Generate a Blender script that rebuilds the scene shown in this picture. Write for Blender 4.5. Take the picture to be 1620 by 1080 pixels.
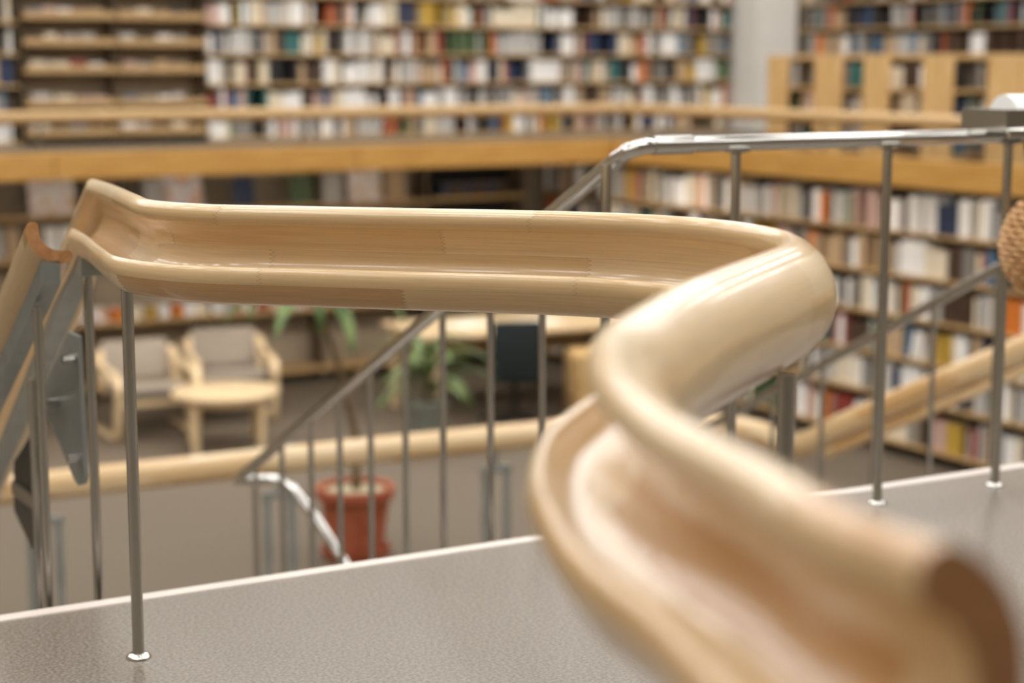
import bpy, bmesh, math, random
from mathutils import Vector, Matrix
for o in list(bpy.data.objects): bpy.data.objects.remove(o)
S = bpy.context.scene
C = S.collection
R = math.radians
rnd = random.Random(7)

# ---------------------------------------------------------------- camera, world, exposure
PITCH = math.atan(445 / 2900)
cam = bpy.data.cameras.new('camera'); camo = bpy.data.objects.new('camera', cam); C.objects.link(camo)
camo.location = (0, 0, 1.25); camo.rotation_euler = (R(90) - PITCH, 0, R(-30))
cam.sensor_width = 36; cam.lens = 36 * 2900 / 1620; cam.clip_start = .05
cam.dof.use_dof = True; cam.dof.focus_distance = 3.5; cam.dof.aperture_fstop = 2.0
S.camera = camo
w = bpy.data.worlds.new('world'); S.world = w; w.use_nodes = True
w.node_tree.nodes['Background'].inputs[0].default_value = (.92, .96, 1, 1)
w.node_tree.nodes['Background'].inputs[1].default_value = .3
S.view_settings.view_transform = 'Standard'; S.view_settings.look = 'None'
S.view_settings.exposure = 0.0; S.view_settings.gamma = 1; S.view_settings.use_curve_mapping = False
SKYLIGHT = 14.2
LAMP = 30.0
FILL_RIGHT = 11.0

# ---------------------------------------------------------------- materials
def lin(c):
    return tuple((v / 255 / 12.92) if v / 255 <= .04045 else ((v / 255 + .055) / 1.055) ** 2.4 for v in c) + (1,)
def mat(name, col, rough=.5, metal=0, coat=0, noise=None, bump=0, scale=40, stretch=None, emit=0, spec=.5):
    m = bpy.data.materials.new(name); m.use_nodes = True
    nt = m.node_tree; b = nt.nodes['Principled BSDF']
    b.inputs['Base Color'].default_value = lin(col); b.inputs['Roughness'].default_value = rough
    b.inputs['Metallic'].default_value = metal; b.inputs['Coat Weight'].default_value = coat
    b.inputs['Coat Roughness'].default_value = .12; b.inputs['Specular IOR Level'].default_value = spec
    if emit:
        b.inputs['Emission Color'].default_value = lin(col); b.inputs['Emission Strength'].default_value = emit
    if noise or bump:
        tc = nt.nodes.new('ShaderNodeTexCoord'); mp = nt.nodes.new('ShaderNodeMapping')
        nz = nt.nodes.new('ShaderNodeTexNoise'); nz.inputs['Scale'].default_value = scale; nz.inputs['Detail'].default_value = 5
        nt.links.new(tc.outputs['Object'], mp.inputs['Vector']); nt.links.new(mp.outputs[0], nz.inputs['Vector'])
        if stretch: mp.inputs['Scale'].default_value = stretch
        if noise:
            rp = nt.nodes.new('ShaderNodeValToRGB'); rp.color_ramp.elements[0].position = .35; rp.color_ramp.elements[1].position = .65
            rp.color_ramp.elements[0].color = lin(noise[0]); rp.color_ramp.elements[1].color = lin(noise[1])
            nt.links.new(nz.outputs['Fac'], rp.inputs['Fac']); nt.links.new(rp.outputs[0], b.inputs['Base Color'])
        if bump:
            bp = nt.nodes.new('ShaderNodeBump'); bp.inputs['Strength'].default_value = bump; bp.inputs['Distance'].default_value = .002
            nt.links.new(nz.outputs['Fac'], bp.inputs['Height']); nt.links.new(bp.outputs[0], b.inputs['Normal'])
    return m

def rail_wood(name):
    """finger-jointed beech: strips along the profile (uv.y), staves along the run (uv.x), zigzag joints, pores"""
    m = bpy.data.materials.new(name); m.use_nodes = True
    nt = m.node_tree; N = nt.nodes; Lk = nt.links; b = N['Principled BSDF']
    b.inputs['Roughness'].default_value = .32; b.inputs['Coat Weight'].default_value = .7; b.inputs['Coat Roughness'].default_value = .13
    def math_(op, a, c=None):
        n = N.new('ShaderNodeMath'); n.operation = op
        for i, v in enumerate((a, c)):
            if v is None: continue
            if isinstance(v, (int, float)): n.inputs[i].default_value = v
            else: Lk.new(v, n.inputs[i])
        return n.outputs[0]
    uv = N.new('ShaderNodeUVMap'); uv.uv_map = 'run'
    sp = N.new('ShaderNodeSeparateXYZ'); Lk.new(uv.outputs[0], sp.inputs[0])
    s, v = sp.outputs[0], sp.outputs[1]
    strip = math_('FLOOR', math_('DIVIDE', v, .062))
    zig = math_('MULTIPLY', math_('PINGPONG', v, .0042), 2.4)
    wn = N.new('ShaderNodeTexWhiteNoise'); wn.noise_dimensions = '1D'; Lk.new(math_('ADD', strip, .37), wn.inputs['W'])
    pos = math_('ADD', math_('DIVIDE', math_('ADD', s, zig), .62), math_('MULTIPLY', wn.outputs['Value'], 7.0))
    cell = math_('FLOOR', pos); fr = math_('FRACT', pos)
    cb = N.new('ShaderNodeCombineXYZ'); Lk.new(cell, cb.inputs[0]); Lk.new(strip, cb.inputs[1])
    w2 = N.new('ShaderNodeTexWhiteNoise'); w2.noise_dimensions = '2D'; Lk.new(cb.outputs[0], w2.inputs['Vector'])
    rp = N.new('ShaderNodeValToRGB'); e = rp.color_ramp.elements
    e[0].position = 0; e[0].color = lin((194, 150, 96)); e[1].position = 1; e[1].color = lin((230, 206, 166))
    k = e.new(.25); k.color = lin((212, 178, 128)); k = e.new(.6); k.color = lin((222, 194, 150))
    Lk.new(w2.outputs['Value'], rp.inputs['Fac'])
    # grain
    mp = N.new('ShaderNodeMapping'); mp.inputs['Scale'].default_value = (4, 160, 1); Lk.new(uv.outputs[0], mp.inputs['Vector'])
    nz = N.new('ShaderNodeTexNoise'); nz.inputs['Scale'].default_value = 1.6; nz.inputs['Detail'].default_value = 6; Lk.new(mp.outputs[0], nz.inputs['Vector'])
    gr = N.new('ShaderNodeMapRange'); gr.inputs[1].default_value = .3; gr.inputs[2].default_value = .7; gr.inputs[3].default_value = .9; gr.inputs[4].default_value = 1.06
    Lk.new(nz.outputs['Fac'], gr.inputs[0])
    # short dark pores
    mq = N.new('ShaderNodeMapping'); mq.inputs['Scale'].default_value = (120, 620, 1); Lk.new(uv.outputs[0], mq.inputs['Vector'])
    n2 = N.new('ShaderNodeTexNoise'); n2.inputs['Scale'].default_value = 1; n2.inputs['Detail'].default_value = 2; Lk.new(mq.outputs[0], n2.inputs['Vector'])
    pr_ = N.new('ShaderNodeMapRange'); pr_.inputs[1].default_value = .66; pr_.inputs[2].default_value = .76; pr_.inputs[3].default_value = 1; pr_.inputs[4].default_value = .78
    Lk.new(n2.outputs['Fac'], pr_.inputs[0])
    # joint line
    jl = math_('LESS_THAN', fr, .0028); jw = math_('SUBTRACT', 1, math_('MULTIPLY', jl, .45))
    sl = math_('LESS_THAN', math_('FRACT', math_('DIVIDE', v, .062)), .012); sw = math_('SUBTRACT', 1, math_('MULTIPLY', sl, .22))
    k = math_('MULTIPLY', math_('MULTIPLY', gr.outputs[0], pr_.outputs[0]), math_('MULTIPLY', jw, sw))
    mx = N.new('ShaderNodeMix'); mx.data_type = 'RGBA'; mx.blend_type = 'MULTIPLY'; mx.inputs[0].default_value = 1
    Lk.new(rp.outputs[0], mx.inputs[6]); Lk.new(k, mx.inputs[7]); Lk.new(mx.outputs[2], b.inputs['Base Color'])
    return m

M = {}
M['rail'] = rail_wood('rail_beech')
M['endgrain'] = mat('beech_end_grain', (182, 132, 86), .5, noise=((172, 122, 76), (192, 142, 96)), scale=60)
M['steel'] = mat('brushed_steel', (186, 184, 178), .22, 1)
M['chrome'] = mat('polished_steel', (205, 204, 200), .12, 1)
M['grey_steel'] = mat('grey_painted_steel', (142, 148, 145), .4, .35, noise=((136, 142, 139), (150, 154, 150)), scale=9)
M['dark_steel'] = mat('dark_bracket_steel', (70, 70, 64), .3, .6)
M['lino'] = mat('speckled_linoleum', (132, 123, 112), .3, noise=((94, 86, 76), (142, 134, 123)), bump=.15, scale=130)
M['carpet'] = mat('brown_floor', (106, 94, 78), .7, noise=((100, 88, 72), (112, 100, 84)), scale=60)
M['nosing'] = mat('pale_nosing', (222, 212, 204), .4)
M['plaster'] = mat('white_plaster', (222, 220, 214), .8, noise=((218, 216, 210), (226, 224, 218)), scale=5)
M['backwall'] = mat('grey_beige_board', (158, 144, 122), .8, noise=((150, 136, 115), (164, 150, 128)), scale=4)
M['darkwall'] = mat('brown_panelled_wall', (152, 140, 122), .6, noise=((140, 128, 110), (164, 152, 134)), scale=3, stretch=(6, 6, 1))
M['fascia'] = mat('honey_wood', (196, 148, 76), .45, coat=.2, noise=((184, 136, 66), (204, 158, 86)), scale=3, stretch=(1, 1, 12))
M['shelf'] = mat('shelf_birch', (188, 156, 108), .5, noise=((178, 144, 96), (198, 166, 118)), scale=4, stretch=(3, 3, 25))
M['birch'] = mat('pale_birch', (226, 200, 158), .4, coat=.3, noise=((220, 192, 148), (232, 208, 168)), scale=6, stretch=(2, 2, 20))
M['case'] = mat('bookcase_birch', (208, 172, 116), .5, noise=((198, 160, 104), (214, 180, 126)), scale=5, stretch=(4, 4, 1))
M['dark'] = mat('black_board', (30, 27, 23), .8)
M['fabric'] = mat('taupe_fabric', (158, 146, 132), .9, bump=.3, noise=((150, 138, 124), (166, 154, 140)), scale=120)
M['paper'] = mat('book_pages', (232, 226, 212), .8)
M['white'] = mat('white_paper_roll', (246, 246, 244), .5)
M['chairblack'] = mat('black_teal_fabric', (22, 32, 34), .75)
M['terracotta'] = mat('terracotta', (166, 88, 56), .7, noise=((152, 76, 46), (176, 98, 66)), scale=12)
M['soil'] = mat('gravel_soil', (176, 170, 140), .9, noise=((150, 140, 110), (196, 190, 160)), scale=60, bump=.6)
M['trunk'] = mat('palm_trunk', (96, 78, 52), .85, noise=((78, 60, 38), (118, 98, 66)), scale=30, bump=.5)
M['leaf'] = mat('green_leaf', (80, 106, 44), .45, noise=((48, 76, 24), (116, 138, 70)), scale=8)
M['zinc'] = mat('grey_green_pot', (128, 134, 124), .5)
M['wicker'] = mat('wicker_cane', (196, 152, 102), .55, noise=((172, 126, 78), (212, 170, 120)), scale=45)
M['glow'] = mat('skylight_glass', (250, 248, 246), .4, emit=SKYLIGHT)
M['lamp'] = mat('lamp_diffuser', (255, 249, 240), .4, emit=LAMP)
M['fill_right'] = mat('fill_diffuser', (255, 249, 240), .4, emit=FILL_RIGHT)
M['upright'] = mat('dark_upright', (96, 82, 62), .6)
M['ring'] = mat('skylight_ring', (235, 233, 228), .6)
PAL = {  # spine colours
 'white': (242, 241, 238), 'cream': (228, 216, 192), 'pale grey': (188, 186, 182), 'beige': (188, 160, 126), 'grey': (136, 132, 126),
 'dark brown': (72, 52, 38), 'black': (34, 32, 34), 'navy': (44, 58, 88), 'blue': (84, 114, 140), 'teal': (52, 110, 108),
 'red': (146, 60, 52), 'rust': (170, 92, 58), 'orange': (212, 122, 44), 'ochre': (190, 156, 62), 'pink': (200, 168, 158), 'green': (84, 104, 70)}
for k, c in PAL.items(): M['spine ' + k] = mat('spine_' + k.replace(' ', '_'), c, .55)
def print_mat(name, seed, cols):
    m = bpy.data.materials.new(name); m.use_nodes = True; nt = m.node_tree; b = nt.nodes['Principled BSDF']; b.inputs['Roughness'].default_value = .4
    tc = nt.nodes.new('ShaderNodeTexCoord'); mp = nt.nodes.new('ShaderNodeMapping'); mp.inputs['Location'].default_value = (seed * 3.1, seed, seed * 1.7)
    nz = nt.nodes.new('ShaderNodeTexNoise'); nz.inputs['Scale'].default_value = 7; nz.inputs['Detail'].default_value = 1
    rp = nt.nodes.new('ShaderNodeValToRGB'); rp.color_ramp.interpolation = 'EASE'
    e = rp.color_ramp.elements; e[0].color = lin(cols[0]); e[0].position = .36; e[1].color = lin(cols[1]); e[1].position = .48
    k = e.new(.62); k.color = lin(cols[2])
    nt.links.new(tc.outputs['Object'], mp.inputs[0]); nt.links.new(mp.outputs[0], nz.inputs[0]); nt.links.new(nz.outputs['Fac'], rp.inputs[0]); nt.links.new(rp.outputs[0], b.inputs['Base Color'])
    return m
M['print0'] = print_mat('cover_print_pink', 1, ((226, 190, 176), (236, 230, 226), (214, 170, 96)))
M['print1'] = print_mat('cover_print_lilac', 4, ((206, 196, 214), (240, 234, 230), (224, 178, 150)))
M['print2'] = print_mat('cover_print_blue', 9, ((96, 132, 150), (222, 220, 214), (120, 150, 120)))

# ---------------------------------------------------------------- helpers
class MB:
    def __init__(s): s.v = []; s.f = []; s.mi = []; s.mats = []; s.uv = None; s.smooth = False
    def add(s, vs, fs, mi=0):
        o = len(s.v); s.v += [tuple(v) for v in vs]; s.f += [tuple(i + o for i in f) for f in fs]; s.mi += [mi] * len(fs); return s
    def box(s, x0, x1, y0, y1, z0, z1, mi=0, mtx=None):
        vs = [(x, y, z) for x in (x0, x1) for y in (y0, y1) for z in (z0, z1)]
        if mtx: vs = [tuple(mtx @ Vector(v)) for v in vs]
        return s.add(vs, [(0, 1, 3, 2), (4, 6, 7, 5), (0, 4, 5, 1), (2, 3, 7, 6), (0, 2, 6, 4), (1, 5, 7, 3)], mi)
    def bbox(s, x0, x1, y0, y1, z0, z1, b=.006, mtx=None):
        """box with chamfered edges"""
        bm = bmesh.new(); bmesh.ops.create_cube(bm, size=1)
        for v in bm.verts: v.co = Vector(((x0 + x1) / 2 + v.co.x * (x1 - x0), (y0 + y1) / 2 + v.co.y * (y1 - y0), (z0 + z1) / 2 + v.co.z * (z1 - z0)))
        bmesh.ops.bevel(bm, geom=bm.edges[:], offset=b, segments=2, affect='EDGES', profile=.5)
        bm.verts.index_update()
        s.add([(mtx @ v.co if mtx else v.co) for v in bm.verts], [[v.index for v in f.verts] for f in bm.faces]); bm.free(); return s
    def tube(s, pts, r, n=12, cap=True):
        pts = [Vector(p) for p in pts]; vs = []; fs = []
        rr = r if isinstance(r, (list, tuple)) else [r] * len(pts)
        ref = None
        for i, p in enumerate(pts):
            t = ((pts[min(i + 1, len(pts) - 1)] - p).normalized() + (p - pts[max(i - 1, 0)]).normalized()).normalized()
            if ref is None: ref = t.orthogonal().normalized()
            a = (ref - t * ref.dot(t)).normalized(); ref = a; b = t.cross(a)
            for k in range(n):
                th = 2 * math.pi * k / n; vs.append(p + a * math.cos(th) * rr[i] + b * math.sin(th) * rr[i])
        for i in range(len(pts) - 1):
            for k in range(n): fs.append((i * n + k, i * n + (k + 1) % n, (i + 1) * n + (k + 1) % n, (i + 1) * n + k))
        if cap: fs += [tuple(range(n))[::-1], tuple(range((len(pts) - 1) * n, len(pts) * n))]
        return s.add(vs, fs)
    def lathe(s, prof, c=(0, 0, 0), n=28):
        vs = []; fs = []
        for (r, z) in prof:
            for k in range(n):
                th = 2 * math.pi * k / n; vs.append((c[0] + r * math.cos(th), c[1] + r * math.sin(th), c[2] + z))
        for i in range(len(prof) - 1):
            for k in range(n): fs.append((i * n + k, i * n + (k + 1) % n, (i + 1) * n + (k + 1) % n, (i + 1) * n + k))
        return s.add(vs, fs)
    def mesh(s, name, mats, smooth=False):
        me = bpy.data.meshes.new(name); me.from_pydata(s.v, [], s.f); me.update()
        for m in mats: me.materials.append(m)
        if len(mats) > 1:
            for p, i in zip(me.polygons, s.mi): p.material_index = i
        if smooth:
            for p in me.polygons: p.use_smooth = True
            try: me.set_sharp_from_angle(angle=R(40))
            except Exception: pass
        return me
    def build(s, name, m, parent=None, smooth=False, loc=None):
        ms = m if isinstance(m, (list, tuple)) else [m]
        ms = [M[x] if isinstance(x, str) else x for x in ms]
        o = bpy.data.objects.new(name, s.mesh(name, ms, smooth)); C.objects.link(o)
        if parent: o.parent = parent
        if loc: o.location = loc
        return o
def fix(o):
    bm = bmesh.new(); bm.from_mesh(o.data); bmesh.ops.recalc_face_normals(bm, faces=bm.faces[:]); bm.to_mesh(o.data); bm.free(); return o
def tag(o, label=None, cat=None, group=None, kind=None):
    if label: o['label'] = label
    if cat: o['category'] = cat
    if group: o['group'] = group
    if kind: o['kind'] = kind
    return o
def struct(o, label=None, cat=None): return tag(o, label, cat, kind='structure')
def thing(name, label, cat, loc=(0, 0, 0), rz=0, group=None):
    o = bpy.data.objects.new(name, None); C.objects.link(o); o.location = loc; o.rotation_euler = (0, 0, rz); o.empty_display_size = .1
    return tag(o, label, cat, group)
def copy_tree(o, parent=None):
    c = o.copy(); C.objects.link(c); c.parent = parent
    for ch in list(o.children): copy_tree(ch, c)
    return c
def catmull(P, n=8):
    P = [Vector(p) for p in P]; out = []
    Q = [2 * P[0] - P[1]] + P + [2 * P[-1] - P[-2]]
    for i in range(1, len(Q) - 2):
        for k in range(n):
            t = k / n; a, b, c, d = Q[i - 1], Q[i], Q[i + 1], Q[i + 2]
            out.append(.5 * (2 * b + (c - a) * t + (2 * a - 5 * b + 4 * c - d) * t * t + (3 * b - a - 3 * c + d) * t ** 3))
    return out + [P[-1]]
def channel(a0, a1, r=.075, t=.036, n=26, nl=8):
    """closed outline of a curved band: inside arc, rounded lip, outside arc, rounded lip"""
    pts = []; h = t / 2
    for i in range(n + 1):
        a = R(a0 + (a1 - a0) * i / n); pts.append(((r - h) * math.cos(a), (r - h) * math.sin(a)))
    for e in (1, -1):
        a = R(a1 if e > 0 else a0); c = (r * math.cos(a), r * math.sin(a))
        if e < 0:
            for i in range(n + 1):
                b = R(a1 + (a0 - a1) * i / n); pts.append(((r + h) * math.cos(b), (r + h) * math.sin(b)))
        for k in range(1, nl):
            th = math.pi * k / nl
            # from inside to outside at the far lip, and back at the near one
            rad = -math.cos(th) * h * e; tan = math.sin(th) * h * e
            pts.append((c[0] + rad * math.cos(a) - tan * math.sin(a), c[1] + rad * math.sin(a) + tan * math.cos(a)))
    return pts
def sweep(name, path, prof, m, parent=None, side=1, s0=0, cap='endgrain', skew=None):
    """sections stand in upright planes across the run; u points to the right hand of travel (side=1)"""
    P = [Vector(p) for p in path]; n = len(prof); vs = []; fs = []; sl = [s0]
    per = [0]
    for i in range(n): per.append(per[-1] + math.dist(prof[i], prof[(i + 1) % n]))
    for i, p in enumerate(P):
        a = (P[min(i + 1, len(P) - 1)] - p); b = (p - P[max(i - 1, 0)])
        a.z = 0; b.z = 0; t = (a.normalized() + b.normalized()).normalized() if a.length and b.length else (a if a.length else b).normalized()
        u = Vector((t.y, -t.x, 0)) * side
        if a.length and b.length: u = u / max(.5, t.dot(a.normalized()))
        if i: sl.append(sl[-1] + (p - P[i - 1]).length)
        k = 0
        if skew and i >= skew[0]: k = skew[1] * max(0, 1 - (sl[i] - sl[skew[0]]) / skew[2])
        tt = a.normalized() if a.length else b.normalized()
        for (q, r_) in prof: vs.append(p + u * q + tt * k * (q + .02) + Vector((0, 0, r_)))
    uvs = []
    for i in range(len(P) - 1):
        for k in range(n):
            k2 = (k + 1) % n; f = (i * n + k, i * n + k2, (i + 1) * n + k2, (i + 1) * n + k)
            w_ = [(sl[i], per[k]), (sl[i], per[k + 1]), (sl[i + 1], per[k + 1]), (sl[i + 1], per[k])]
            fs.append(f); uvs.append(w_)
    e0 = tuple(range(n))[::-1]; e1 = tuple(range((len(P) - 1) * n, len(P) * n)); fs += [e0, e1]
    uvs += [[(0, per[k]) for k in e0], [(sl[-1], per[k]) for k in range(n)]]
    me = bpy.data.meshes.new(name); me.from_pydata(vs, [], fs); me.materials.append(m); me.materials.append(M[cap]); me.update()
    me.polygons[len(fs) - 1].material_index = 1; me.polygons[len(fs) - 2].material_index = 1
    ul = me.uv_layers.new(name='run'); i = 0
    for w_ in uvs:
        for q in w_: ul.data[i].uv = q; i += 1
    bm = bmesh.new(); bm.from_mesh(me); bmesh.ops.recalc_face_normals(bm, faces=bm.faces[:]); bm.to_mesh(me); bm.free()
    for p in me.polygons: p.use_smooth = True
    me.set_sharp_from_angle(angle=R(50))
    o = bpy.data.objects.new(name, me); C.objects.link(o)
    if parent: o.parent = parent
    return o
ORD = ['first', 'second', 'third', 'fourth', 'fifth', 'sixth', 'seventh', 'eighth', 'ninth', 'tenth', 'eleventh', 'twelfth', 'thirteenth', 'fourteenth', 'fifteenth', 'sixteenth']
def ordn(i): return ORD[i] if i < len(ORD) else '%dth' % (i + 1)

# ---------------------------------------------------------------- the setting
LOW = -1.7; EDGE = 4.07; WALK = .52; CEIL = 4.6
X0, X1, Y0, Y1 = -3.5, 13.35, -4.0, 16.3
struct(MB().box(X0, X1, Y0, EDGE - .045, -.2, 0).build('floor', 'lino'), 'speckled grey brown linoleum floor of the upper landing')
struct(MB().bbox(X0, X1, EDGE - .045, EDGE, -.06, .004, .004).build('trim_1', 'nosing'), 'pale nosing strip along the edge of the landing')
struct(MB().box(X0, X1, EDGE - .3, EDGE - .05, LOW, -.2).build('wall_landing', 'plaster'))
struct(MB().box(X0, X1, EDGE - .05, Y1, LOW - .2, LOW).build('floor_lower', 'carpet'), 'brown floor of the lower reading room')
struct(MB().box(X0, X1, Y1, Y1 + .2, LOW, CEIL).build('wall_back', 'backwall'))
struct(MB().box(X1, X1 + .2, Y0, Y1 + .2, LOW, CEIL).build('wall_right', 'backwall'))
struct(MB().box(X0 - .2, X0, Y0, Y1 + .2, LOW, CEIL).build('wall_left', 'darkwall'))
struct(MB().box(X0, X1, Y0 - .2, Y0, -.2, CEIL).build('wall_front', 'darkwall'))
struct(MB().box(X0, X1, Y0, Y1, CEIL, CEIL + .2).build('ceiling', 'plaster'))
struct(MB().box(X0, X1, 13.5, Y1, .46, WALK).build('floor_gallery', 'carpet'))
struct(MB().box(8.8, X1, EDGE, 13.5, .46, WALK).build('floor_gallery_right', 'carpet'))
struct(MB().box(X0, X1, 15.75, 15.85, LOW, .46).build('wall_lower_back', 'backwall'), 'grey beige wall behind the display shelves under the gallery')
struct(MB().box(9.62, 9.72, EDGE, 15.75, LOW, .46).build('wall_lower_right', 'backwall'))
struct(MB().box(11.97, 12.5, 15.6, 16.3, WALK, CEIL).build('wall_column', 'plaster'), 'white square column in the corner of the gallery')
# fascia boards round the gallery edge
fs_ = thing('trim_2', 'honey coloured wooden fascia along the back gallery edge', None); struct(fs_)
for i in range(5):
    a = 8.75 - i * 2.45; MB().bbox(a - 2.444, a, 13.4, 13.5, .375, .575, .008).build('board', 'fascia', fs_)
fs_ = thing('trim_3', 'honey coloured wooden fascia along the right gallery edge', None); struct(fs_)
for i in range(4):
    a = 13.4 - i * 2.35; MB().bbox(8.75, 8.85, a - 2.344, a, .375, .575, .008).build('board', 'fascia', fs_)
# round skylights
sky0 = thing('skylight', None, None)
MB().lathe([(.34, .0), (.34, -.03), (.40, -.03), (.40, .0)]).build('frame', 'ring', sky0, True)
fix(MB().lathe([(.001, -.012), (.34, -.012)]).build('pane', 'glow', sky0))
sk = 0
for iy in range(2, 13):
    for ix in range(11):
        o = sky0 if sk == 0 else copy_tree(sky0)
        o.location = (-2.7 + ix * 1.52, -3.2 + iy * 1.52, CEIL); sk += 1
        tag(o, 'round ceiling skylight overhead', None, 'ceiling skylights', 'structure')

# strip lamps under the back gallery; added fill strips brighten the right wall bookcases
def strip(x0, x1, y0, y1, z, lab, m='lamp'):
    t = thing('strip_light', lab, 'lamp', (x0, y0, z), 0, 'strip lights')
    MB().bbox(0, x1 - x0, 0, y1 - y0, -.05, -.012, .004).build('housing', 'ring', t)
    MB().box(.02, x1 - x0 - .02, .02, y1 - y0 - .02, -.062, -.05).build('diffuser', m, t)
for i in range(4): strip(1.6 + i * 1.9, 3.1 + i * 1.9, 13.51, 13.66, .46, '%s strip light from the left under the back gallery' % ['first', 'second', 'third', 'fourth'][i])
for i in range(4): strip(8.86, 8.98, 6.6 + i * 1.75, 8.1 + i * 1.75, .46, '%s added fill light under the right gallery, counted towards the corner' % ['first', 'second', 'third', 'fourth'][i], 'fill_right')
# ---------------------------------------------------------------- the curved wooden railing
ZC = .882
LIP = [(1.39, 4.52, -.02), (1.335, 4.22, -.012), (1.275, 3.95, -.004), (1.228, 3.72, 0), (1.205, 3.54, 0), (1.262, 3.375, 0), (1.40, 3.237, 0), (1.57, 3.075, 0), (1.73, 2.925, 0), (1.855, 2.765, 0), (1.915, 2.58, 0),
       (1.885, 2.39, 0), (1.79, 2.235, 0), (1.64, 2.11, 0), (1.46, 1.975, 0), (1.305, 1.85, 0), (1.17, 1.725, 0), (1.045, 1.60, 0), (.95, 1.465, 0), (.88, 1.335, 0), (.818, 1.18, 0), (.78, 1.02, 0), (.745, .91, 0), (.73, .84, 0), (.728, .765, 0)]
lp = catmull([(x, y, ZC + z) for x, y, z in LIP], 8)
cen = []
for i, p in enumerate(lp):
    t = (lp[min(i + 1, len(lp) - 1)] - lp[max(i - 1, 0)]).normalized()
    cen.append(p + Vector((t.y, -t.x, 0)) * .026)
DX, SL = .115, .511
down = [cen[0] + Vector((DX * d, d, -SL * d)) for d in (3.0, 2.2, 1.5, .8, .35)]
PROF = [(q * (.57 if q > 0 else 1), r_) for q, r_ in channel(112, 328, .077, .042)]
rail = thing('curved_wooden_railing', 'S-shaped beech handrail with hollow channel on steel posts, in the foreground', 'railing', (1.18, 3.63, 0))
def put(o, root):
    o.parent = root; o.matrix_parent_inverse = Matrix.Translation(-Vector(root.location)); return o
put(sweep('handrail', down + cen, PROF, M['rail'], skew=(len(down), 1.9, .45)), rail)
def post(x, y, z0, z1, r=.0125, root=None, m='steel', flange=True):
    o = put(MB().tube([(x, y, z0), (x, y, z1)], r, 16).build('post', m, None, True), root)
    if flange:
        f = fix(MB().lathe([(.001, .012), (r + .001, .012), (r + .006, .011), (.026, .005), (.0275, .001), (.0275, 0)], (x, y, z0)).build('base_flange', 'chrome', o, True))
    return o
post(1.183, 3.63, 0, .795, root=rail)
post(1.655, 2.07, 0, .80, .0135, root=rail)
post(.80, 1.10, 0, .80, root=rail)
post(1.305, 4.30, -.24, .735, .0115, root=rail, flange=False)
# flat steel bar under the sloping run
def bar_under(path, wu, zoff, th, root, name='support_bar', side=1, uc=0):
    pr_ = [(uc - wu, zoff), (uc + wu, zoff), (uc + wu, zoff - th), (uc - wu, zoff - th)]
    return put(sweep(name, path, pr_, M['grey_steel'], side=side, cap='grey_steel'), root)
bar_under(down + [cen[0], cen[4]], .024, -.088, .05, rail)
def plate(pts, x, th, m, root, name):
    n = len(pts); vs = [(x, a, b) for a, b in pts] + [(x + th, a, b) for a, b in pts]
    fcs = [tuple(range(n)), tuple(range(n, 2 * n))[::-1]] + [(i, (i + 1) % n, n + (i + 1) % n, n + i) for i in range(n)]
    return put(fix(MB().add(vs, fcs).build(name, m)), root)
pl = plate([(4.86, .37), (4.60, .56), (4.52, .56), (4.50, .20), (4.52, .178), (4.56, .165), (4.595, .175), (4.81, .30)], 1.34, .012, 'grey_steel', rail, 'bracket_plate')
for (a, b) in ((4.54, .50), (4.71, .36), (4.53, .245)): MB().tube([(1.305, a, b), (1.355, a, b)], .012, 8).build('bolt', 'steel', pl, True)
pl = plate([(5.27, .09), (5.08, .20), (5.03, .17), (5.015, -.06), (5.035, -.12), (5.11, -.135), (5.29, -.06)], 1.36, .012, 'dark_steel', rail, 'bracket_plate')
MB().box(1.345, 1.38, 5.02, 5.25, .0, .04).build('clamp', 'steel', pl)
# second short wooden rail beside it
rail2 = thing('wooden_stair_rail', 'beech stair handrail with cut end, leftmost, descending beside the curved rail', 'railing', (1.09, 4.0, 0))
c2 = Vector((1.198, 4.14, .868)); run2 = [c2 + Vector((.085 * d, d, -SL * d)) for d in (0, .3, .8, 1.5, 2.3, 3.0)]
put(sweep('handrail', run2, channel(176, 280, .064, .029), M['rail'], side=1), rail2)
bar_under(run2, .021, -.072, .055, rail2, side=1, uc=-.026)
post(1.165, 4.24, -.2, .68, .011, rail2, flange=False)
post(1.235, 4.58, -.42, .45, .010, rail2, flange=False)

# ---------------------------------------------------------------- steel railing of the landing and the stair
YS, ZS = 3.89, 1.035
steel = thing('steel_stair_railing', 'polished steel railing along landing edge, sloping down beside the stair', 'railing', (2.6, YS, 0))
arc = [(4.6, YS, ZS), (3.4, YS, ZS), (2.72, YS, ZS), (2.64, YS + .005, ZS - .002), (2.605, YS + .03, ZS - .014), (2.6, YS + .09, ZS - .045), (2.6, 6.62, 1.035 - SL * (6.62 - 3.89)),
       (2.61, 6.69, -.395), (2.65, 6.745, -.41), (2.72, 6.75, -.415), (2.79, 6.72, -.42), (2.83, 6.65, -.45), (2.845, 6.45, -.54), (2.86, 5.6, -.95), (2.86, 5.3, -1.1)]
put(MB().tube(arc, .021, 16).build('handrail', 'chrome', None, True), steel)
for x in (2.66, 4.0): put(MB().tube([(x, YS, ZS), (x + .12, YS, ZS)], .0245, 16).build('sleeve', 'chrome', None, True), steel)
for x in (2.53, 2.925, 3.446, 3.902, 4.36):
    zt = ZS - .018 if x > 2.6 else 1.0
    xx = max(x, 2.535)
    p_ = post(xx if x > 2.6 else 2.56, YS if x > 2.6 else YS + .06, 0, zt if x > 2.6 else .985, .0135, steel)
    if x > 2.6: fix(MB().lathe([(.001, -.012), (.0135, -.012), (.04, -.004), (.04, .0), (.001, 0)], (x, YS, ZS - .016), 16).build('top_plate', 'steel', p_, True))
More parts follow.
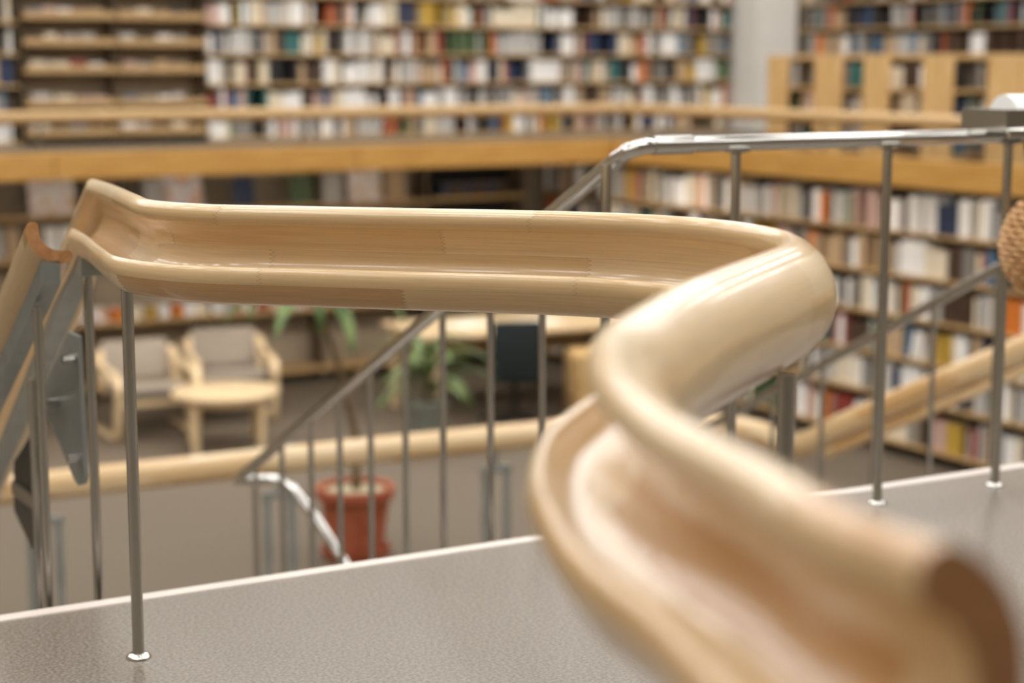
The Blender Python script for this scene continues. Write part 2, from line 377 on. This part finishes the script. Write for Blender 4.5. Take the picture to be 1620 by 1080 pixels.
for y in (4.335, 4.63, 4.93, 5.19, 5.45, 5.70, 5.95, 6.22, 6.49):
    zt = 1.035 - SL * (y - 3.89); post(2.6, y, zt - 1.03, zt - .012, .0105, steel, flange=False)
post(2.84, 6.5, LOW, -.52, .0105, steel); post(2.855, 5.9, LOW, -.81, .0105, steel)
# the other flight, to the right
steel2 = thing('steel_stair_railing', 'slim steel stair railing behind the landing, rising to the right', 'railing', (4.95, 6.5, LOW))
put(MB().tube([(4.95, y, 1.035 - SL * (y - 3.89)) for y in (7.0, 6.0, 5.0, 4.2)] + [(4.95, 3.93, 1.02), (4.9, 3.89, ZS), (4.62, 3.89, ZS)], .021, 14).build('handrail', 'steel', None, True), steel2)
for i in range(9):
    y = 4.3 + i * .33; zt = 1.035 - SL * (y - 3.89); post(4.95, y, max(LOW, zt - 1.03), zt - .012, .0105, steel2, flange=False)
# flights of steps
def flight(x0, x1, label):
    st = thing('stairs', label, None); struct(st)
    for i in range(11):
        z = -.1417 * (i + 1); y = EDGE + .277 * i
        MB().box(x0, x1, y, y + .297, LOW, z).build('step', 'lino', st)
        MB().bbox(x0, x1, y + .25, y + .298, z - .05, z + .004, .003).build('nosing', 'nosing', st)
flight(1.02, 2.68, 'flight of linoleum steps going down between wooden and steel rails')
flight(4.88, 6.5, 'second flight of linoleum steps at the right')
# lower wooden rail, running round the foot of the stairs and up the right flight
low = thing('lower_wooden_railing', 'beech handrail on the lower floor, running across behind the stair and rising right', 'railing', (3.7, 8.9, LOW))
pth = [(1.6, 8.98, -.86), (2.5, 8.95, -.86), (4.0, 8.9, -.86), (5.3, 8.82, -.86)] + [tuple(v) for v in catmull([(5.9, 8.75, -.86), (6.25, 8.55, -.86), (6.36, 8.2, -.86), (6.28, 7.85, -.855), (6.20, 7.6, -.80), (6.13, 7.2, -.62)], 6)] + [(6.17, 6.9, -.47), (6.33, 6.1, -.06), (6.55, 5.1, .45), (6.75, 4.2, .91)]
RND = [(.052 * math.cos(2 * math.pi * k / 20), .075 * math.sin(2 * math.pi * k / 20)) for k in range(20)]
put(sweep('handrail', pth, [(q * 1.05, r_) for q, r_ in RND], M['rail'], side=1), low)
put(sweep('rail_foot', [(x + .0, y, z - .108) for x, y, z in pth[-7:]], [(q * .45, r_ * .42) for q, r_ in RND], M['rail']), low)
for x in (1.75, 2.45, 3.70, 5.0):
    y = 8.96 - .04 * (x - 2)
    for d in (-.07, .07): put(MB().box(x + d - .02, x + d + .02, y - .006, y + .006, LOW, -1.05).build('baluster', 'grey_steel'), low)
    put(MB().bbox(x - .1, x + .1, y - .012, y + .012, -1.06, -1.02, .004).build('bracket', 'grey_steel'), low)
    put(MB().box(x - .01, x + .01, y - .006, y + .006, -1.03, -.91).build('stem', 'grey_steel'), low)

# steel tray with white roll, wicker basket
tr = thing('steel_tray', 'stainless steel tray fixed on the steel railing at the right edge', 'tray', (3.80, 3.80, 1.03))
MB().box(0, .72, 0, .18, 0.022, .030).build('tray_base', 'steel', tr)
for a in ((0, .006, 0, .18), (.714, .72, 0, .18), (.006, .714, 0, .006), (.006, .714, .174, .18)):
    MB().box(*a, .030, .082).build('tray_side', 'steel', tr)
MB().bbox(.0, .72, -.012, .0, .0, .030, .004).build('tray_lip', 'chrome', tr)
rl = MB(); ax = Vector((.985, .06, 0)).normalized(); sd = Vector((ax.y, -ax.x, 0)); n = 20
ring = [(.062 * math.cos(math.pi * k / n), .092 * math.sin(math.pi * k / n)) for k in range(n + 1)]
vs = []; fsx = []
for d in (0, .5):
    for (a, b) in ring: vs.append(Vector((.06, .075, .031)) + ax * d + sd * a + Vector((0, 0, b)))
m_ = n + 1
for k in range(n): fsx.append((k, k + 1, m_ + k + 1, m_ + k))
fsx += [tuple(range(m_))[::-1], tuple(range(m_, 2 * m_)), (0, m_, 2 * m_ - 1, m_ - 1)]
o = fix(MB().add(vs, fsx).build('paper_roll', 'white', None, True)); o.location = (3.80, 3.80, 1.03)
tag(o, 'white half-round roll lying in the steel tray', 'roll')
wb = thing('wicker_basket', 'round woven wicker basket hanging in front of steel post at right edge', 'basket', (3.895, 3.715, .605))
for k in range(15):
    z = .008 + k * .0165; rad = .052 + .075 * math.sin(math.pi * (k + 1.6) / 17.5) ** .8
    pts = []
    for j in range(64):
        th = 2 * math.pi * j / 64; rr = rad + .0038 * math.sin(th * 16 + math.pi * k); pts.append((rr * math.cos(th), rr * math.sin(th), z + .003 * math.cos(th * 16 + math.pi * k)))
    fix(MB().tube(pts + [pts[0]], .0088, 6, False).build('woven_ring', 'wicker', wb, True))
for j in range(32):
    th = 2 * math.pi * j / 32
    pts = [((.050 + .075 * math.sin(math.pi * (k + 1.6) / 17.5) ** .8) * math.cos(th), (.050 + .075 * math.sin(math.pi * (k + 1.6) / 17.5) ** .8) * math.sin(th), .008 + k * .0165) for k in range(15)]
    MB().tube(pts, .004, 5).build('stake', 'wicker', wb, True)
MB().lathe([(.001, .0), (.075, .0), (.075, .008), (.001, .008)], n=24).build('base', 'wicker', wb, True)
hp = [(.075 + .02 * math.cos(t), .10 + .08 * math.sin(t), .20 + .262 * math.sin(t)) for t in [math.pi * k / 14 for k in range(15)]]
MB().tube(hp, .007, 8).build('handle', 'wicker', wb, True)

# ---------------------------------------------------------------- balcony rails
def brail(name, pts, posts, label):
    t = thing(name, label, 'railing', posts[0])
    put(sweep('handrail', pts, [(.06 * math.cos(2 * math.pi * k / 16), .048 * math.sin(2 * math.pi * k / 16)) for k in range(16)], M['shelf']), t)
    for (x, y, z) in posts: put(MB().tube([(x, y, WALK), (x, y, .80)], .014, 10).build('post', 'steel', None, True), t)
brail('gallery_railing', [(-3.4, 13.58, .83), (8.93, 13.58, .83)], [(8.0 - i * 2.1, 13.58, WALK) for i in range(5)], 'wooden railing along the back gallery in front of the tall bookshelves')
brail('gallery_railing', [(8.93, 13.5, .83), (8.93, 5.0, .83)], [(8.93, 12.9 - i * 2.1, WALK) for i in range(4)], 'wooden railing along the right gallery in front of low bookcases')

# ---------------------------------------------------------------- bookcases and books
BOOKS = []
WCOL = [('white', 25), ('cream', 14), ('pale grey', 12), ('beige', 10), ('grey', 9), ('dark brown', 6), ('black', 7), ('navy', 4), ('blue', 3), ('teal', 3), ('red', 2.2), ('rust', 5), ('orange', 2.2), ('ochre', 2.2), ('pink', 4), ('green', 3)]
WDARK = [('white', 9), ('cream', 5), ('pale grey', 9), ('beige', 6), ('grey', 16), ('dark brown', 9), ('black', 16), ('navy', 10), ('blue', 8), ('teal', 6), ('red', 3), ('rust', 3), ('orange', 1), ('green', 4)]
def pick(ws): return rnd.choices([a for a, _ in ws], [b for _, b in ws])[0]
def row(org, dr, length, maxh, place, ws=WCOL, gap=.06, minh=.68, thick=1.0):
    """books side by side along dr from org; spines face nrm = right hand of dr"""
    x = rnd.uniform(0, .02); dr = Vector(dr); run = None; cnt = 0; idx = {}
    while True:
        if cnt <= 0: run = pick(ws); cnt = rnd.choice([1, 1, 1, 2, 2, 3, 5]); th = rnd.uniform(.016, .05) * thick; h = maxh * rnd.uniform(minh, .97)
        if rnd.random() < gap: x += rnd.uniform(.02, .16)
        t_ = th * rnd.uniform(.9, 1.1)
        if x + t_ > length: break
        hh = h * rnd.uniform(.97, 1.02); tilt = R(rnd.uniform(4, 11)) if rnd.random() < .04 else 0
        i = idx.get(run, 0); idx[run] = i + 1
        BOOKS.append(dict(org=Vector(org) + dr * (x + t_ / 2), dr=dr, t=t_, h=min(hh, maxh), d=rnd.uniform(.14, .19), c=run, tilt=tilt, place=place, i=i))
        x += t_ + .0012 + (hh * math.sin(tilt) if tilt else 0); cnt -= 1
def bookcase(name, org, dr, width, depth, boards, top, label, m='shelf', back='backwall', nfront=True, bt=.024, upright=.014, group=None, front_lip=0, slim=True):
    """org: front corner at the foot; dr: unit run; the case goes back to the left of dr"""
    a = math.atan2(dr[1], dr[0]); t = thing(name, label, 'bookcase', org, a, group)
    for x in (0, width - upright): MB().box(x, x + upright, .06 if slim else 0, depth, 0, top - org[2]).build('side_panel', 'upright' if slim else m, t)
    MB().box(upright, width - upright, depth - .012, depth, 0, top - org[2]).build('back_panel', back, t)
    for z in boards:
        o = MB().box(upright if not slim else 0, width - (upright if not slim else 0), 0, depth - .012, z - bt - org[2], z - org[2]).build('shelf', m, t)
        if front_lip: MB().box(upright, width - upright, -.03, 0, z - bt - org[2], z - org[2] + front_lip).build('shelf_lip', m, o)
    return t
UB = [.545, .77, 1.04, 1.31, 1.58, 1.85, 2.12]; UN = ['lowest', 'second', 'third', 'fourth', 'fifth', 'sixth']
# back gallery: tall bookcases
for b in range(6):
    x0 = 6.02 + b * .985
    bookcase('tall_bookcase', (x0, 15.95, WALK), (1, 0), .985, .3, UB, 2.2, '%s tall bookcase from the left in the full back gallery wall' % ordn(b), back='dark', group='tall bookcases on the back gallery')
    for j in range(6): row((x0 + .012, 15.965, UB[j]), (1, 0, 0), .965, .195 if j == 0 else .235, '%s shelf up, %s tall back gallery bookcase' % (UN[j], ordn(b)))
for b, x0 in enumerate((3.2, 2.1)):
    bookcase('tall_bookcase', (x0, 15.95, WALK), (1, 0), 1.1, .3, UB, 2.2, ['tall bookcase left of the pale display shelves on back gallery', 'tall bookcase at the far left end of back gallery'][b], back='dark', group='tall bookcases on the back gallery')
    for j in range(6): row((x0 + .03, 15.965, UB[j]), (1, 0, 0), 1.04, .195 if j == 0 else .235, '%s shelf up, bookcase left of gallery display shelves' % UN[j])
# display shelves with low lip
DB = [.62, .874, 1.165, 1.40, 1.63, 1.88]
k_ = 0
for b in range(2):
    x0 = 4.34 + b * .83
    bookcase('display_bookcase', (x0, 15.93, WALK), (1, 0), .83, .3, DB, 2.2, ['left pale display bookcase with lipped shelves on back gallery', 'right pale display bookcase with lipped shelves on back gallery'][b], m='shelf', group='display bookcases on the back gallery', front_lip=.035)
    for j, z in enumerate(DB[:5]):
        x = x0 + .05; n = 0
        while True:
            ww = rnd.uniform(.10, .17); x += rnd.uniform(.0, .05)
            if x + ww > x0 + .79: break
            c = pick([('white', 4), ('pale grey', 4), ('cream', 3), ('beige', 2), ('red', 1), ('black', 1.3), ('dark brown', 1.3), ('pink', 2), ('blue', 1.5)])
            hh = rnd.uniform(.055, .10)
            mb = MB().box(-ww / 2, ww / 2, 0, .012, 0, hh).box(-ww / 2 + .004, ww / 2 - .004, .012, .02, .003, hh - .004, 1)
            o = mb.build('booklet', ['spine ' + c, 'paper']); o.location = (x + ww / 2, 16.0 + rnd.uniform(0, .03), z); o.rotation_euler = (R(-14), 0, 0)
            tag(o, '%s booklet propped on %s lipped shelf up, %s in the %s display bookcase' % (c, ['lowest', 'second', 'third', 'fourth', 'fifth'][j], ordn(n), ['left', 'right'][b]), 'booklet', 'booklets on the gallery display shelves')
            x += ww; n += 1
# right gallery wall
for b in range(5):
    y1 = 15.58 - b * 1.1
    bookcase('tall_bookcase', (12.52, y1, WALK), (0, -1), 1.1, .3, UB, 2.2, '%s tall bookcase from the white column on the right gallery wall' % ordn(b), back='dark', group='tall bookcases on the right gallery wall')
    for j in range(6): row((12.535, y1 - .012, UB[j]), (0, -1, 0), 1.08, .195 if j == 0 else .235, '%s shelf up, %s bookcase right of white column' % (UN[j], ordn(b)), WDARK)
# low double-sided cases standing across the right gallery, their ends to the railing
for b, (ya, yb) in enumerate(((11.72, 11.97), (11.06, 11.38), (10.52, 10.80), (9.85, 10.15), (9.05, 9.50))):
    t = thing('low_bookcase', '%s low wooden bookcase from the white column behind right gallery railing' % ordn(b), 'bookcase', (9.3, ya, WALK), 0, 'low bookcases on the right gallery')
    dy = yb - ya; H_ = .765
    MB().bbox(0, .03, 0, dy, 0, H_, .006).build('end_panel', 'case', t); MB().bbox(1.27, 1.30, 0, dy, 0, H_, .006).build('end_panel', 'case', t)
    MB().box(.03, 1.27, dy - .015, dy - .003, .02, H_ - .03).build('back_panel', 'case', t)
    for z in (.05, .285, .52): MB().box(.03, 1.27, .004, dy - .015, z - .022, z).build('shelf', 'case', t)
    MB().bbox(.03, 1.27, 0, dy, H_ - .028, H_, .004).build('top', 'case', t)
    for j, z in enumerate((.05, .285, .52)): row((9.34, ya + .012, WALK + z), (1, 0, 0), 1.2, .215, '%s shelf up, %s low case on right gallery' % (UN[j], ordn(b)), WDARK if j != 1 else WCOL, .15)
# right wall below the gallery
RB = [-1.58, -1.24, -.94, -.63, -.32, .0]; RNm = ['lowest', 'second lowest', 'third lowest', 'third highest', 'second highest', 'top']
for b in range(8):
    y1 = 15.45 - b * .98
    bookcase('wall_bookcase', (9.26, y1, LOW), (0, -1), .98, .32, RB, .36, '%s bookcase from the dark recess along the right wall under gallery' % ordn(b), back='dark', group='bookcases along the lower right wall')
    for j in range(6):
        row((9.275, y1 - .012, RB[j]), (0, -1, 0), .96, .265 if j < 5 else .29, '%s shelf, %s bookcase along lower right wall' % (RNm[j], ordn(b)), WCOL, .07, .74, 1.15)
# back wall below the gallery: display shelves
LB = [-1.56, -1.0, -.41, -.05]
for b in range(5):
    x0 = 2.5 + b * 1.1
    bookcase('low_display_shelves', (x0, 15.4, LOW), (1, 0), 1.1, .34, LB, .36, '%s pale display shelf bay from the left under the back gallery' % ordn(b), back='backwall', bt=.035, upright=.02, group='display shelves under the back gallery')
t = bookcase('recess_bookcase', (8.0, 15.4, LOW), (1, 0), 1.05, .34, [-1.56, -1.0, -.5, -.03], .36, 'black backed open recess shelves near corner under the back gallery', m='dark', back='dark')
MB().box(.02, 1.03, -.012, 0, 1.63, 1.67).build('shelf_edge', 'shelf', t)
for j in range(9):
    o = MB().box(-.035, .035, 0, .17, 0, .10).box(-.03, .03, .004, .168, .1, .104, 1).build('volume', ['spine dark brown' if j % 3 else 'spine navy', 'paper']); o.location = (8.2 + j * .082, 15.46, -.03)
    tag(o, 'small dark bound volume, %s from left in the black recess' % ordn(j), 'book', 'dark volumes in the recess')
# picture books standing face out on the top display shelf
PX = [(2.9, .3), (3.85, .2), (4.42, .40), (4.95, .22), (5.33, .20), (5.58, .38), (6.16, .2), (6.72, .22), (7.02, .22), (7.36, .34), (7.68, .2)]
PC = ['print2', 'spine rust', 'print0', 'spine dark brown', 'spine pale grey', 'print1', 'spine navy', 'spine green', 'spine pale grey', 'print0', 'spine beige']
PLAB = ['large blue and white picture book at far left', 'narrow rust picture book', 'large pink and yellow picture book above the cut rail end', 'dark brown picture book beside the large pink one',
        'pale grey picture book', 'large lilac and white picture book', 'narrow navy picture book', 'narrow green picture book', 'pale grey picture book', 'large pink picture book nearest the black recess', 'beige picture book beside the black recess']
for i, ((x, ww), c) in enumerate(zip(PX, PC)):
    hh = .3 if ww > .25 else .27
    o = MB().box(-ww / 2, ww / 2, 0, .015, 0, hh).box(-ww / 2 + .003, ww / 2 - .003, .015, .03, .003, hh - .003, 1).build('picture_book', [c, 'paper'])
    o.location = (x, 15.47, -.05); o.rotation_euler = (R(-10), 0, 0)
    if i == 4: PLAB[i] = 'pale grey picture book left of the large lilac one'
    if i == 8: PLAB[i] = 'pale grey picture book left of the recess one'
    tag(o, PLAB[i] + ', face out on shelf', 'book', 'picture books face out under the gallery')
XC = ['lavender', 'orange', 'cream', 'ochre', 'white', 'orange', 'white', 'cream', 'white', 'pale grey', 'beige', 'white', 'rust', 'cream', 'pale grey', 'white', 'pink', 'beige', 'white', 'grey']
x = 4.62
for i, c in enumerate(XC):
    ww = .24 if i == 0 else rnd.uniform(.07, .13)
    o = MB().box(-ww / 2, ww / 2, 0, .2, 0, .11).box(-ww / 2 + .004, ww / 2 - .004, .002, .198, .11, .113, 1).build('boxed_book', ['print1' if c == 'lavender' else 'spine ' + c, 'paper'])
    o.location = (x + ww / 2, 15.45, -1.0); x += ww + rnd.uniform(.005, .05)
    tag(o, 'low %s book, %s from left on the shelf behind the armchairs' % (c, ordn(i)), 'book', 'low books behind the armchairs')
x = 2.55
for i in range(16):
    c = pick(WCOL); ww = rnd.uniform(.05, .16); o = MB().box(-ww / 2, ww / 2, 0, .02, 0, .25).box(-ww / 2 + .003, ww / 2 - .003, .02, .03, .003, .247, 1).build('picture_book', ['spine ' + c, 'paper'])
    o.location = (x + ww / 2, 15.5, -.41); o.rotation_euler = (R(-9), 0, 0); x += ww + rnd.uniform(.02, .12)
    tag(o, '%s picture book, %s from left on middle display shelf behind the curved rail' % (c, ordn(i)), 'book', 'picture books on the middle display shelf')

# pick the largest in view as things, the rest as one mass
def proj(p):
    ca, sa = math.cos(R(30)), math.sin(R(30)); X = p.x * ca - p.y * sa; Y = p.x * sa + p.y * ca; Z = p.z - 1.25
    d = Y * math.cos(PITCH) - Z * math.sin(PITCH); u = Y * math.sin(PITCH) + Z * math.cos(PITCH)
    return 810 + 2900 * X / d, 540 - 2900 * u / d, d
for b in BOOKS:
    x, y, d = proj(b['org'] + Vector((0, 0, b['h'] / 2)))
    vx = abs(b['dr'].x * math.cos(R(30)) - b['dr'].y * math.sin(R(30)))
    vis = 0 < x < 1620 and -10 < y < 1000
    if 940 < x < 1320 and 400 < y: vis = vis and (y < 380 + (x - 940) * 0 or x > 1300)
    if 230 < x < 1240 and 330 < y < 495: vis = False
    b['size'] = b['t'] * vx * b['h'] / d / d if vis else 0
order = sorted(range(len(BOOKS)), key=lambda i: -BOOKS[i]['size'])
single = set(order[:280])
def book_geo():
    """unit book: spine at -y, slightly rounded; pages set back at top and fore-edge"""
    mb = MB()
    prof = [(-.5, .06), (-.32, .015), (0, 0), (.32, .015), (.5, .06), (.5, 1), (.42, 1), (.42, .1), (-.42, .1), (-.42, 1), (-.5, 1)]
    n = len(prof); vs = [(a, b, 0) for a, b in prof] + [(a, b, 1) for a, b in prof]
    mb.add(vs, [(i, (i + 1) % n, n + (i + 1) % n, n + i) for i in range(n)] + [tuple(range(n, 2 * n)), tuple(range(n))[::-1]])
    mb.box(-.42, .42, .1, .96, .02, .97, 1); return mb
BM_ = {k: book_geo().mesh('book', [M['spine ' + k], M['paper']]) for k in PAL}
rest = MB(); keys = list(PAL)
for i, b in enumerate(BOOKS):
    a = math.atan2(b['dr'].y, b['dr'].x); nrm = Vector((-b['dr'].y, b['dr'].x, 0))
    mt = Matrix.Translation(b['org'] + nrm * (.012 + (.19 - b['d']) * .25)) @ Matrix.Rotation(a, 4, 'Z') @ Matrix.Rotation(b['tilt'], 4, 'Y')
    if i in single:
        o = bpy.data.objects.new('book', BM_[b['c']]); C.objects.link(o)
        o.matrix_world = mt; o.scale = (b['t'], b['d'], b['h'])
        tag(o, '%s book, %s of its colour, %s' % (b['c'], ordn(b['i']), b['place']), 'book', 'books on the shelves')
    else:
        rest.box(-b['t'] / 2, b['t'] / 2, 0, b['d'], 0, b['h'], keys.index(b['c']), mt)
tag(rest.build('book_rows', ['spine ' + k for k in keys]), 'rows of small distant books filling the gallery and wall shelves', 'books', kind='stuff')

# ---------------------------------------------------------------- reading corner
def rect_sweep(pts, wx, th):
    """flat bent-wood strip in the yz plane: width wx along x, thickness th"""
    mb = MB(); P = [Vector((0, a, b)) for a, b in pts]; vs = []
    for i, p in enumerate(P):
        t = (P[min(i + 1, len(P) - 1)] - P[max(i - 1, 0)]).normalized(); n_ = Vector((0, -t.z, t.y))
        for sx, sn in ((-1, -1), (1, -1), (1, 1), (-1, 1)): vs.append(p + Vector((sx * wx / 2, 0, 0)) + n_ * sn * th / 2)
    fcs = []
    for i in range(len(P) - 1):
        for k in range(4): fcs.append((i * 4 + k, i * 4 + (k + 1) % 4, i * 4 + 4 + (k + 1) % 4, i * 4 + 4 + k))
    fcs += [(0, 3, 2, 1), tuple(len(vs) - 4 + k for k in range(4))]
    return mb.add(vs, fcs)
def armchair():
    t = thing('armchair', 'x', 'armchair')
    loop = catmull([(0, .36, .60), (0, .10, .545), (0, -.22, .53), (0, -.34, .50), (0, -.385, .42), (0, -.35, .22), (0, -.315, .08), (0, -.26, .025), (0, -.05, .022), (0, .34, .022)], 6)
    for sx in (-.315, .315):
        o = fix(rect_sweep([(p.y, p.z) for p in loop], .06, .032).build('side_frame', 'birch', t, True)); o.location.x = sx
        o = fix(rect_sweep([(.245, .66), (.225, .60), (.19, .50), (.12, .40)], .05, .03).build('back_post', 'birch', t, True)); o.location.x = sx * .93
    for (y, z) in ((-.30, .30), (.18, .33)): MB().bbox(-.30, .30, y - .02, y + .02, z - .025, z + .025, .006).build('cross_rail', 'birch', t)
    mt = Matrix.Translation((0, -.06, .37)) @ Matrix.Rotation(R(-7), 4, 'X')
    MB().bbox(-.27, .27, -.29, .28, -.04, .05, .025, mt).build('seat_cushion', 'fabric', t, True)
    mt = Matrix.Translation((0, .22, .40)) @ Matrix.Rotation(R(-19), 4, 'X')
    MB().bbox(-.275, .275, -.035, .035, 0, .33, .025, mt).build('back_cushion', 'fabric', t, True)
    return t
a1 = armchair(); tag(a1, 'taupe armchair with bent birch frame, left one, partly behind the steel posts', group='birch armchairs'); a1.location = (4.66, 13.92, LOW); a1.rotation_euler = (0, 0, R(-3))
a2 = copy_tree(a1); tag(a2, 'taupe armchair with bent birch frame, right one, behind the round table', group='birch armchairs'); a2.location = (5.48, 14.2, LOW); a2.rotation_euler = (0, 0, R(-12))
tb = thing('coffee_table', 'round pale birch coffee table in front of the armchairs', 'table', (5.03, 13.12, LOW))
fix(MB().lathe([(.001, .41), (.40, .41), (.415, .416), (.415, .444), (.405, .45), (.001, .45)], n=40).build('table_top', 'birch', tb, True))
for k in range(4):
    a = R(28 + 90 * k); o = fix(rect_sweep([(.20, .395), (.29, .392), (.335, .375), (.35, .33), (.35, .0)], .055, .03).build('leg', 'birch', tb, True)); o.rotation_euler = (0, 0, a)
fix(MB().lathe([(.33, .36), (.345, .36), (.345, .41), (.33, .41), (.33, .36)], n=32).build('apron', 'birch', tb, True))
# desk, office chair, cabinet
dk = thing('desk', 'long pale birch desk behind the black office chair', 'desk', (6.75, 13.0, LOW), R(-3))
MB().bbox(0, 2.2, 0, 1.05, .70, .735, .006).build('desk_top', 'birch', dk)
for (x, y) in ((.08, .08), (2.08, .08), (.08, .93), (2.08, .93)): MB().bbox(x - .03, x + .03, y - .03, y + .03, 0, .70, .005).build('leg', 'birch', dk)
MB().box(.1, 2.1, .96, .98, .40, .70).build('modesty_panel', 'shelf', dk)
for i, (x, y, r_, lab) in enumerate(((7.35, 13.5, 20, 'white sheet of paper lying on desk left of the office chair'), (7.95, 13.35, -8, 'white sheet of paper lying on desk right of the office chair'))):
    o = MB().box(-.2, .2, -.14, .14, 0, .006).build('paper_sheet', 'paper'); o.location = (x, y, LOW + .7355); o.rotation_euler = (0, 0, R(r_)); tag(o, lab, 'paper')
oc = thing('office_chair', 'black office chair with its back turned, at the desk', 'chair', (7.39, 12.75, LOW), R(-25))
MB().bbox(-.2, .2, -.2, -.14,   .40, .90, .025, Matrix.Rotation(R(3), 4, 'X')).build('backrest', 'chairblack', oc, True)
MB().bbox(-.22, .22, -.16, .26, .36, .44, .03).build('seat', 'chairblack', oc, True)
MB().tube([(0, .03, .06), (0, .03, .38)], .025, 10).build('gas_column', 'dark', oc, True)
for k in range(5):
    a = 2 * math.pi * k / 5 + .3; l = MB().tube([(0, .03, .09), (.27 * math.cos(a), .03 + .27 * math.sin(a), .06)], [.024, .016], 8).build('base_arm', 'dark', oc, True)
    c_ = MB().tube([(.27 * math.cos(a) - .012, .03 + .27 * math.sin(a), .028), (.27 * math.cos(a) + .012, .03 + .27 * math.sin(a), .028)], .028, 12).build('caster', 'dark', l, True)
cb = thing('pedestal_cabinet', 'small wooden drawer cabinet right of the office chair', 'cabinet', (7.86, 12.5, LOW), R(-18))
MB().bbox(0, .52, 0, .5, .03, .56, .006).build('body', 'case', cb)
for j in range(2):
    d = MB().bbox(-.016, 0, .02, .48, .05 + j * .255, .29 + j * .255, .004).build('drawer', 'case', cb); MB().tube([(-.03, .18, .18 + j * .255), (-.03, .32, .18 + j * .255)], .006, 8).build('handle', 'steel', d, True)
MB().box(.02, .5, .02, .48, 0, .03).build('plinth', 'dark', cb)

# plants
def leaf_obj(root, base, az, length, width, rise, droop, name='leaf', seg=12):
    """arching strap leaf, folded along its midrib"""
    vs = []; fcs = []; d = Vector((math.cos(az), math.sin(az), 0)); n_ = Vector((-d.y, d.x, 0))
    ang = rise; p = Vector(base); st = length / seg
    for i in range(seg + 1):
        t = i / seg; ww = width * (math.sin(math.pi * min(1, .12 + t * .88)) ** .7) * (1 if t < .99 else .05) * .5
        up = Vector((0, 0, 1))
        vs += [p + n_ * ww + up * ww * .35, p, p - n_ * ww + up * ww * .35]
        p = p + (d * math.cos(ang) + up * math.sin(ang)) * st; ang -= droop / seg
        if i < seg:
            k = i * 3; fcs += [(k, k + 1, k + 4, k + 3), (k + 1, k + 2, k + 5, k + 4)]
    # thin real thickness
    m_ = len(vs); vs2 = vs + [v - Vector((0, 0, .003)) for v in vs]; fcs2 = fcs + [tuple(m_ + i for i in f[::-1]) for f in fcs]
    return MB().add(vs2, fcs2).build(name, 'leaf', root, True)
pp = thing('potted_palm', 'tall strap-leaved plant in a terracotta pot behind the lower wooden rail', 'plant', (4.54, 9.74, LOW))
pot = fix(MB().lathe([(.001, .04), (.165, .04), (.205, .36), (.228, .365), (.236, .372), (.238, .43), (.230, .438), (.205, .436), (.200, .40), (.001, .40)], n=36).build('pot', 'terracotta', pp, True))
fix(MB().lathe([(.001, 0), (.19, 0), (.215, .06), (.205, .06), (.185, .02), (.001, .02)], n=36).build('saucer', 'terracotta', pot, True))
fix(MB().lathe([(.001, .415), (.10, .41), (.199, .402)], n=24).build('soil', 'soil', pot, True))
MB().tube([(0.01, 0, .40), (.005, .0, .75), (-.06, .04, 1.1), (-.20, .10, 1.62)], [.03, .022, .018, .016], 10).build('trunk', 'trunk', pp, True)
for (az, L_, rs, dp, ww) in ((200, .62, 55, 150, .075), (250, .60, 50, 160, .07), (300, .66, 35, 105, .08), (345, .72, 35, 95, .085), (30, .6, 50, 120, .07), (90, .6, 60, 130, .07), (140, .6, 50, 140, .07), (225, .58, 15, 70, .08), (275, .55, 10, 100, .08), (180, .55, 20, 75, .08)):
    leaf_obj(pp, (-.20, .10, 1.60), R(az), L_ * 1.15, ww * 1.25, R(rs), R(dp))
p2 = thing('potted_dracaena', 'leafy green plant in a grey pot left of the office chair', 'plant', (6.42, 12.45, LOW))
pot = fix(MB().lathe([(.001, 0), (.14, 0), (.17, .30), (.18, .31), (.18, .34), (.16, .34), (.155, .30), (.001, .30)], n=28).build('pot', 'zinc', p2, True))
fix(MB().lathe([(.001, .315), (.155, .30)], n=20).build('soil', 'soil', pot, True))
MB().tube([(0, 0, .3), (.02, .01, .74)], [.022, .018], 8).build('stem', 'trunk', p2, True)
for k in range(24):
    leaf_obj(p2, (.02, .01, .38 + .014 * k), R(k * 137.5), rnd.uniform(.46, .68), .075, R(rnd.uniform(15, 62)), R(rnd.uniform(80, 130)), seg=9)
